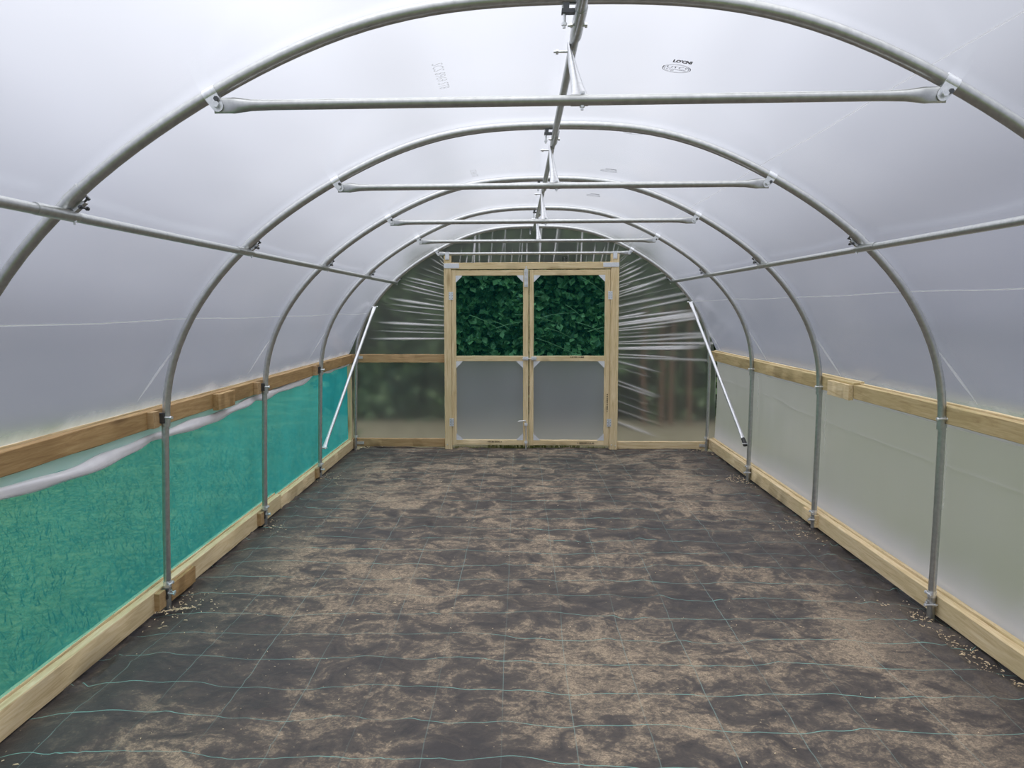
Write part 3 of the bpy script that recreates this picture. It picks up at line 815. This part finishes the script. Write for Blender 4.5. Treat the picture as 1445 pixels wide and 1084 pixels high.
def logo(x, y):
    on_roof([(tall(text_mesh("LO'CNI", .0225, .0012), 1.9), 0, 0)], x+.008, y-.088, 'printed_text', INK)['label'] = 'bold black print on the film'
    on_roof([(ring2d(.056, .052, .0026), 0, 0), (ring2d(.049, .044, .0018), 0, 0), (text_mesh('LUTCO', .034), 0, .012), (text_mesh('SUPERTHERM', .013, .0003), 0, -.014), (text_mesh('25', .014, .0002), -.012, -.030)], x, y, 'printed_oval', INK_MID)['label'] = 'grey printed oval mark on the film'
for y in (3.435, 4.69, 5.955, 7.17, 8.42): logo(.447, y)
for y in (3.47, 5.94, 8.4):
    on_roof([(text_mesh('SCS 8969 ST8', .062), 0, 0)], -.492, y, 'printed_number', INK_PALE, True)['label'] = 'faint grey number printed along the film'
on_roof([(text_mesh('S', .02, .001), 0, 0)], .785, 3.49, 'printed_text', INK_PALE)

# right lower wall: one sheet from the side rail down to the base rail
def rwall(u, v):
    y = YN+(YE+.02-YN)*u; z = 1.10+(.0-1.10)*v
    ph = ((y-HY[0])/SPC) % 1.0
    bel = math.sin(PI*v)*.018*(.6+.4*math.sin(PI*ph)) + .0035*math.sin(PI*v)*vnoise(y*3.2, z*.6, 31)
    # vertical slack folds beside the legs
    bel += .006*math.exp(-((ph-.09)/.03)**2)*math.sin(PI*min(1, v*1.1))
    return (2.223+bel+LN*z*0+.02*(1-v), y, z)
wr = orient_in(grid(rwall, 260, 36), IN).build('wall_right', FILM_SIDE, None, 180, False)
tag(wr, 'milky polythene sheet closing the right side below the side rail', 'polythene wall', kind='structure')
crease([(2.222+.018+LN, y, .80+.004*math.sin(y*2)+(.045 if y > 7.3 else 0)*min(1, (y-7.3)/.4)) for y in np.linspace(.5, 10.0, 90)], .0016, wr, lambda p: Vector((-1, 0, 0)))
for hy in HY[1:]:
    crease([(2.222+.012+LN*.6, hy+.17+.012*math.sin(k), 1.0-k*.035) for k in range(14)], .016, wr, lambda p: Vector((-1, 0, 0)), STREAK)

# left lower wall: green windbreak netting
def lwall(u, v):
    y = YN+(YE-.05-YN)*u; z = 1.08+(.06-1.08)*v
    ph = ((y-HY[0])/SPC) % 1.0
    return (-2.200-.006*math.sin(PI*v)*(1+.5*vnoise(y*2, z*2, 8)), y, z)
wl = orient_in(grid(lwall, 200, 24), IN).build('wall_left', NET, None, 180, False)
tag(wl, 'green windbreak netting closing the left side below the side rail', 'netting', kind='structure')

# rolled-up polythene hanging under the left side rail
ry = [YN, 1.5, 2.3, 3.1, 3.77, 4.25, 4.65, 5.05, 5.4, 5.9, 6.5, 7.2, 7.8, 8.36, 9.0, 9.76, 10.0]
rz = [.97, .955, .96, .957, .928, .938, .948, .955, .957, .962, .974, .990, 1.0, 1.028, 1.02, 1.03, 1.03]
roll = thing('rolled_side_sheet', (-2.17, 5, .95), 'white polythene side sheet rolled up and hung under the left side rail', 'rolled sheet')
pp = []; rr = []
for i, y in enumerate(np.linspace(YN, 9.97, 200)):
    z = float(np.interp(y, ry, rz)); d = min(abs(y-h) for h in HY)
    pin = 1-.32*math.exp(-(d/.10)**2)
    ra = (.030+.004*math.sin(y*5.1)+.004*math.sin(y*11.3+1))*pin
    pp.append((-2.176+.006*math.sin(y*4), y, z+.006*math.sin(y*3.1)+.012*math.exp(-(d/.12)**2))); rr.append((ra*.62, ra))
m = M(); seg = 18; rings = []
for (x, y, z), (ra, rb) in zip(pp, rr):
    ring = []
    for k in range(seg):
        a = 2*PI*k/seg+y*1.1; w = 1+.10*math.sin(3*a+y*2.3)+.05*math.sin(5*a-y*4)
        b2 = 2*PI*k/seg
        ring.append((x+ra*w*math.cos(b2), y, z+rb*w*math.sin(b2)))
    rings.append(ring)
m.loft(rings, True, True).build('roll', ROLL, roll, 180)
def drape(u, v):
    y = YN+(9.97-YN)*u; z0 = float(np.interp(y, ry, rz))+.018; z = 1.05+(z0-1.05)*v
    return (-2.188+.004*math.sin(y*23+v*3)*v+.003*vnoise(y*5, z*9, 2), y, z)
orient_in(grid(drape, 300, 6), IN).build('hanging_film', THIN, roll, 180, False)['label'] = 'thin clear film between rail and roll'

# ------------------------------------------------------------------ end wall film
def bumps(seed, n, wmin, wmax):
    r = random.Random(seed); return [((i+r.uniform(.1, .9))/n, r.uniform(wmin, wmax), r.uniform(.3, 1)**1.2, r.uniform(.3, 1.5), r.uniform(-.02, .02)) for i in range(n)]
def ridge(bs, u, v):
    k = 0
    for c, w, a, u1, sk in bs:
        d = (v-c-sk*u)/(w*(.55+.8*u))
        if abs(d) < 3.2:
            fade = max(0, min(1, (1.08-u/u1)*1.8)) if u1 < 1 else 1-.25*u
            k += a*(math.exp(-abs(d)*1.5)*.6+math.exp(-d*d)*.4)*fade
    return min(k, 1.4)
def pleated(fn, kfn, nu, nv, name):
    """film sheet with pleats; the pleat strength is also stored as the vertex attribute fold"""
    m = orient_in(grid(fn, nu, nv), IN)
    o = m.build(name, FILM_END, wb, 180, False)
    at = o.data.attributes.new('fold', 'FLOAT', 'POINT')
    at.data.foreach_set('value', [max(0, min(1, (kfn(i/nu, j/nv)-.12)*2.1)) for j in range(nv+1) for i in range(nu+1)])
    return o
wb = thing('wall_back', (0, YE, 0), 'clear wrinkled polythene film filling the end wall around the doors', 'polythene wall', kind='structure')
# right: from the right post to the hoop
arcR = [(2.235, .02), (2.205, 1.05)]+[(hoop_pt(t, .022)[0]+.07*max(0, 1-t/14), hoop_pt(t, .022)[1]) for t in np.linspace(6, 52.5, 30)]
arcR = [(x+LN*z, z) for x, z in arcR]
L = [0]
for a, b in zip(arcR, arcR[1:]): L.append(L[-1]+math.dist(a, b))
postv = [(0, .05), (.30, 1.03), (.345, 1.14), (1, 2.32)]
def arc_at(v, arc, Ls):
    # lower third vertical part, the rest over the curve
    zlow = 1.05; llow = Ls[1]
    l = v/.32*llow if v < .32 else llow+(v-.32)/.68*(Ls[-1]-llow)
    return float(np.interp(l, Ls, [p[0] for p in arc])), float(np.interp(l, Ls, [p[1] for p in arc]))
bR = [(.31+c*.69, w, a, u1, k) for c, w, a, u1, k in bumps(3, 34, .0045, .0085)]+[(.04+c*.27, w*1.2, a*.5, min(u1, .5), -.10+k) for c, w, a, u1, k in bumps(5, 8, .006, .012)]
def ewr(u, v):
    x0, z0 = 1.05, (v/.32*1.07+.03 if v < .32 else 1.10+(v-.32)/.68*1.22)
    x1, z1 = arc_at(v, arcR, L)
    if v < .32: z0 = .03+(1.07)*(v/.32)**.8
    x = x0+(x1-x0)*u; z = z0+(z1-z0)*u
    k = ridge(bR, u, v)
    return (x, YE-.016*k*(.35+.65*math.sin(PI*min(1, .12+.88*u))**.5)+.01, z)
pleated(ewr, lambda u, v: ridge(bR, u, v), 60, 460, 'side_film')
# left lower panel (between the rails) and left upper
def ewl0(u, v):
    x = -2.205+(1.19)*u; z = .05+1.03*v
    k = .25*math.exp(-((v-.90)-(u-.95)*.4)**2/.0006)*max(0, u-.75)*4+.2*math.exp(-((v-.84)-(u-.95)*.8)**2/.0006)*max(0, u-.75)*4
    return (x, YE-.012*k+.004*math.sin(u*4)*math.sin(v*3), z)
orient_in(grid(ewl0, 60, 60), IN).build('lower_film', FILM_END, wb, 180, False)
arcL = [(-2.215, 1.06), (-2.205, 1.12)]+[(-hoop_pt(t, .022)[0]-.07*max(0, 1-t/14), hoop_pt(t, .022)[1]) for t in np.linspace(6, 52.5, 30)]
arcL = [(x+LN*z, z) for x, z in arcL]
LL = [0]
for a, b in zip(arcL, arcL[1:]): LL.append(LL[-1]+math.dist(a, b))
bL = [(.12+c*.88, w, a, min(u1, .85), k) for c, w, a, u1, k in bumps(11, 20, .006, .011)]
def ewl1(u, v):
    l = v*LL[-1]; x1 = float(np.interp(l, LL, [p[0] for p in arcL])); z1 = float(np.interp(l, LL, [p[1] for p in arcL]))
    x0, z0 = -1.015, 1.08+1.24*v**.85
    x = x0+(x1-x0)*u; z = z0+(z1-z0)*u
    return (x, YE-.016*ridge(bL, u, v)*(.35+.65*math.sin(PI*min(1, .12+.88*u))**.5)+.01, z)
pleated(ewl1, lambda u, v: ridge(bL, u, v), 60, 340, 'side_film')
# gable above the doors
bT = [(c, w, a*.8, u1, k) for c, w, a, u1, k in bumps(17, 30, .0035, .007)]
def ewt(u, v):
    x0 = -1.03+2.09*v; t = np.interp(v, [0, 1], [127.8, 52.2]); x1, z1 = hoop_pt(t, .024); x1 += LN*z1
    z0 = 2.19; x = x0+(x1-x0)*u; z = z0+(z1-z0)*u
    return (x, YE-.012*ridge(bT, u, v)*(1-.4*u)+.01, z)
pleated(ewt, lambda u, v: ridge(bT, u, v), 30, 420, 'gable_film')
m = M()
vs, f = ring2d(.036, .036, .007, 4)
c45 = [( (x-y)*.92, (x+y)*.72) for x, y in vs]
m.add([(.42+a, YE-.026, 2.262+b) for a, b in c45], f)
vs, f = text_mesh('LO', .034, .001); m.add([(.42+a, YE-.026, 2.262+b) for a, b in vs], f)
m.build('printed_mark', INK, wb, 0, False)['label'] = 'small dark print on the gable film'

# ------------------------------------------------------------------ outside: soil strip, hedge
o = M().add([(x, y, -.068+.006*math.sin(x*3+y*5)) for y in np.linspace(10.12, 13.9, 12) for x in np.linspace(-2.3-(y-10.12)*.26, 2.3+(y-10.12)*.26, 60)],
            [(j*60+i, j*60+i+1, (j+1)*60+i+1, (j+1)*60+i) for j in range(11) for i in range(59)]).build('path', SOIL, None, 180)
tag(o, 'pale bare soil strip behind the end wall, blurred by the film', 'ground', kind='structure')
hedge = thing('hedge', (0, 14.1, -.07), 'tall dense green hedge behind the end wall, sharp through the door mesh', 'hedge')
# dark inner mass with a lumpy face
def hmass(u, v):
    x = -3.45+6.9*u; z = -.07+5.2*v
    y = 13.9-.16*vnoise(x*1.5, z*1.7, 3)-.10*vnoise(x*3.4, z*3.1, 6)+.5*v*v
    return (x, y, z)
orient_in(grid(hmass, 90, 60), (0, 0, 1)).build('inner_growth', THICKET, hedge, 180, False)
N1, N2 = 9000, 8000
def leaves(N, x0, x1, z0, z1, s0, s1):
    X = rng.uniform(x0, x1, N); Z = rng.uniform(z0, z1, N); D = rng.random(N)**1.3
    V = np.zeros((N, 6, 3)); 
    for i in range(N):
        x, z = X[i], Z[i]
        y = 13.9-.16*vnoise(x*1.5, z*1.7, 3)-.10*vnoise(x*3.4, z*3.1, 6)+.5*((z+.07)/5.2)**2-.02-.36*D[i]
        s = rng.uniform(s0, s1); w = s*rng.uniform(.30, .42)
        d = Vector((rng.normal(0, .6), -abs(rng.normal(0, .5))-.25, rng.normal(-.35, .6))).normalized()
        nn = Vector((rng.normal(0, .5), -1+rng.normal(0, .4), .65+rng.normal(0, .5)))
        sd = d.cross(nn).normalized(); up = sd.cross(d)
        p = Vector((x, y, z))
        V[i] = [p, p+d*s*.55+sd*w+up*w*.3, p+d*s, p+d*s*.55-sd*w+up*w*.3, p+d*s*.3, p+d*s*.7]
    F = []
    for i in range(N):
        a = i*6; F += [(a, a+1, a+5, a+4), (a+1, a+2, a+5), (a, a+4, a+5, a+3), (a+3, a+5, a+2)]
    m = M(); m.v = [tuple(q) for q in V.reshape(-1, 3)]; m.f = F; return m
lv = leaves(N1, -1.9, 1.9, .7, 2.9, .09, .17); l2 = leaves(N2, -3.5, 3.5, -.05, 5.0, .10, .17)
lv.add(l2.v, l2.f)
o = lv.build('foliage', LEAF, hedge, 0, False); o['kind'] = 'stuff'
for i in range(16):
    x = random.uniform(.1, 1.25) if i < 11 else random.uniform(-1, 0); z = random.uniform(1.2, 2.3); a = random.uniform(-.5, .35); l = random.uniform(.25, .8)
    y = 13.2+random.uniform(-.04, .12)
    p = [(x+l*t*math.cos(a), y+.03*math.sin(t*3), z+l*t*math.sin(a)-.10*t*t) for t in np.linspace(0, 1, 7)]
    M().tube(p, [.005-.003*t for t in np.linspace(0, 1, 7)], 5).build('cane', CANE, hedge, 60)
for x in (1.70, 1.98, 2.12, 2.38):
    M().tube([(x+random.uniform(-.05, .05), 12.9, -.07), (x, 12.9, .8), (x+random.uniform(-.06, .06), 12.94, 1.75)], [.034, .030, .018], 7).build('stem', STALK, hedge, 60)

# ------------------------------------------------------------------ sky
w = bpy.data.worlds.new('overcast_sky'); sc.world = w; w.use_nodes = True
nt = w.node_tree; nt.nodes.clear(); b = NB(nt)
out = nt.nodes.new('ShaderNodeOutputWorld'); bg = nt.nodes.new('ShaderNodeBackground')
tc = nt.nodes.new('ShaderNodeTexCoord'); v = tc.outputs['Generated']
sp = nt.nodes.new('ShaderNodeSeparateXYZ'); b.l(v, sp.inputs[0])
grad = b.ramp(sp.outputs['Z'], [(0.0, (.175, .19, .245)), (.15, (.225, .24, .31)), (.34, (.39, .41, .50)), (.52, (.76, .785, .88)), (.72, (1.35, 1.37, 1.45)), (.88, (2.3, 2.3, 2.36)), (1.0, (3.0, 3.0, 3.04))])
mp = nt.nodes.new('ShaderNodeMapping'); mp.inputs['Scale'].default_value = (1, 1, 1.8); b.l(v, mp.inputs['Vector'])
cl = b.noise(mp.outputs[0], 2.6, 5, .5, .3)
cloud = b.ramp(cl, [(.34, .66), (.5, 1.0), (.66, 1.28)])
col = b.mix(1.0, grad, cloud, 'MULTIPLY')
dt = nt.nodes.new('ShaderNodeVectorMath'); dt.operation = 'DOT_PRODUCT'
b.l(v, dt.inputs[0]); dt.inputs[1].default_value = Vector((-.42, .50, .76)).normalized()
glow = b.ramp(dt.outputs['Value'], [(.70, 0.0), (.90, .12), (1.0, .38)])
col = b.mix(1.0, col, glow, 'ADD')
b.l(col, bg.inputs['Color']); bg.inputs['Strength'].default_value = 1.0
b.l(bg.outputs[0], out.inputs[0])

# ------------------------------------------------------------------ camera
cam = bpy.data.cameras.new('camera'); co = bpy.data.objects.new('camera', cam); COL.objects.link(co)
yaw, pitch, rollc, fpx, sx = .0484, .0902, -.0032, 1178.75, -46.64
f = Vector((-math.sin(yaw)*math.cos(pitch), math.cos(yaw)*math.cos(pitch), -math.sin(pitch)))
r = Vector((math.cos(yaw), math.sin(yaw), 0)); u = r.cross(f)
R_ = r*math.cos(rollc)+u*math.sin(rollc); U_ = -r*math.sin(rollc)+u*math.cos(rollc)
mat = Matrix((R_, U_, -f)).transposed().to_4x4(); mat.translation = Vector((-.1213, 0, 1.677))
co.matrix_world = mat
cam.sensor_fit = 'HORIZONTAL'; cam.sensor_width = 36; cam.lens = fpx*36/1445; cam.shift_x = -sx/1445
cam.clip_start = .05; cam.clip_end = 300
sc.camera = co
sc.view_settings.view_transform = 'Standard'; sc.view_settings.look = 'None'
sc.view_settings.exposure = 0.0; sc.view_settings.gamma = 1.0; sc.view_settings.use_curve_mapping = False
try:
    sc.cycles.max_bounces = 14; sc.cycles.diffuse_bounces = 5; sc.cycles.glossy_bounces = 4
    sc.cycles.transmission_bounces = 8; sc.cycles.transparent_max_bounces = 16
    sc.cycles.use_denoising = True; sc.cycles.sample_clamp_indirect = 8
except Exception: pass
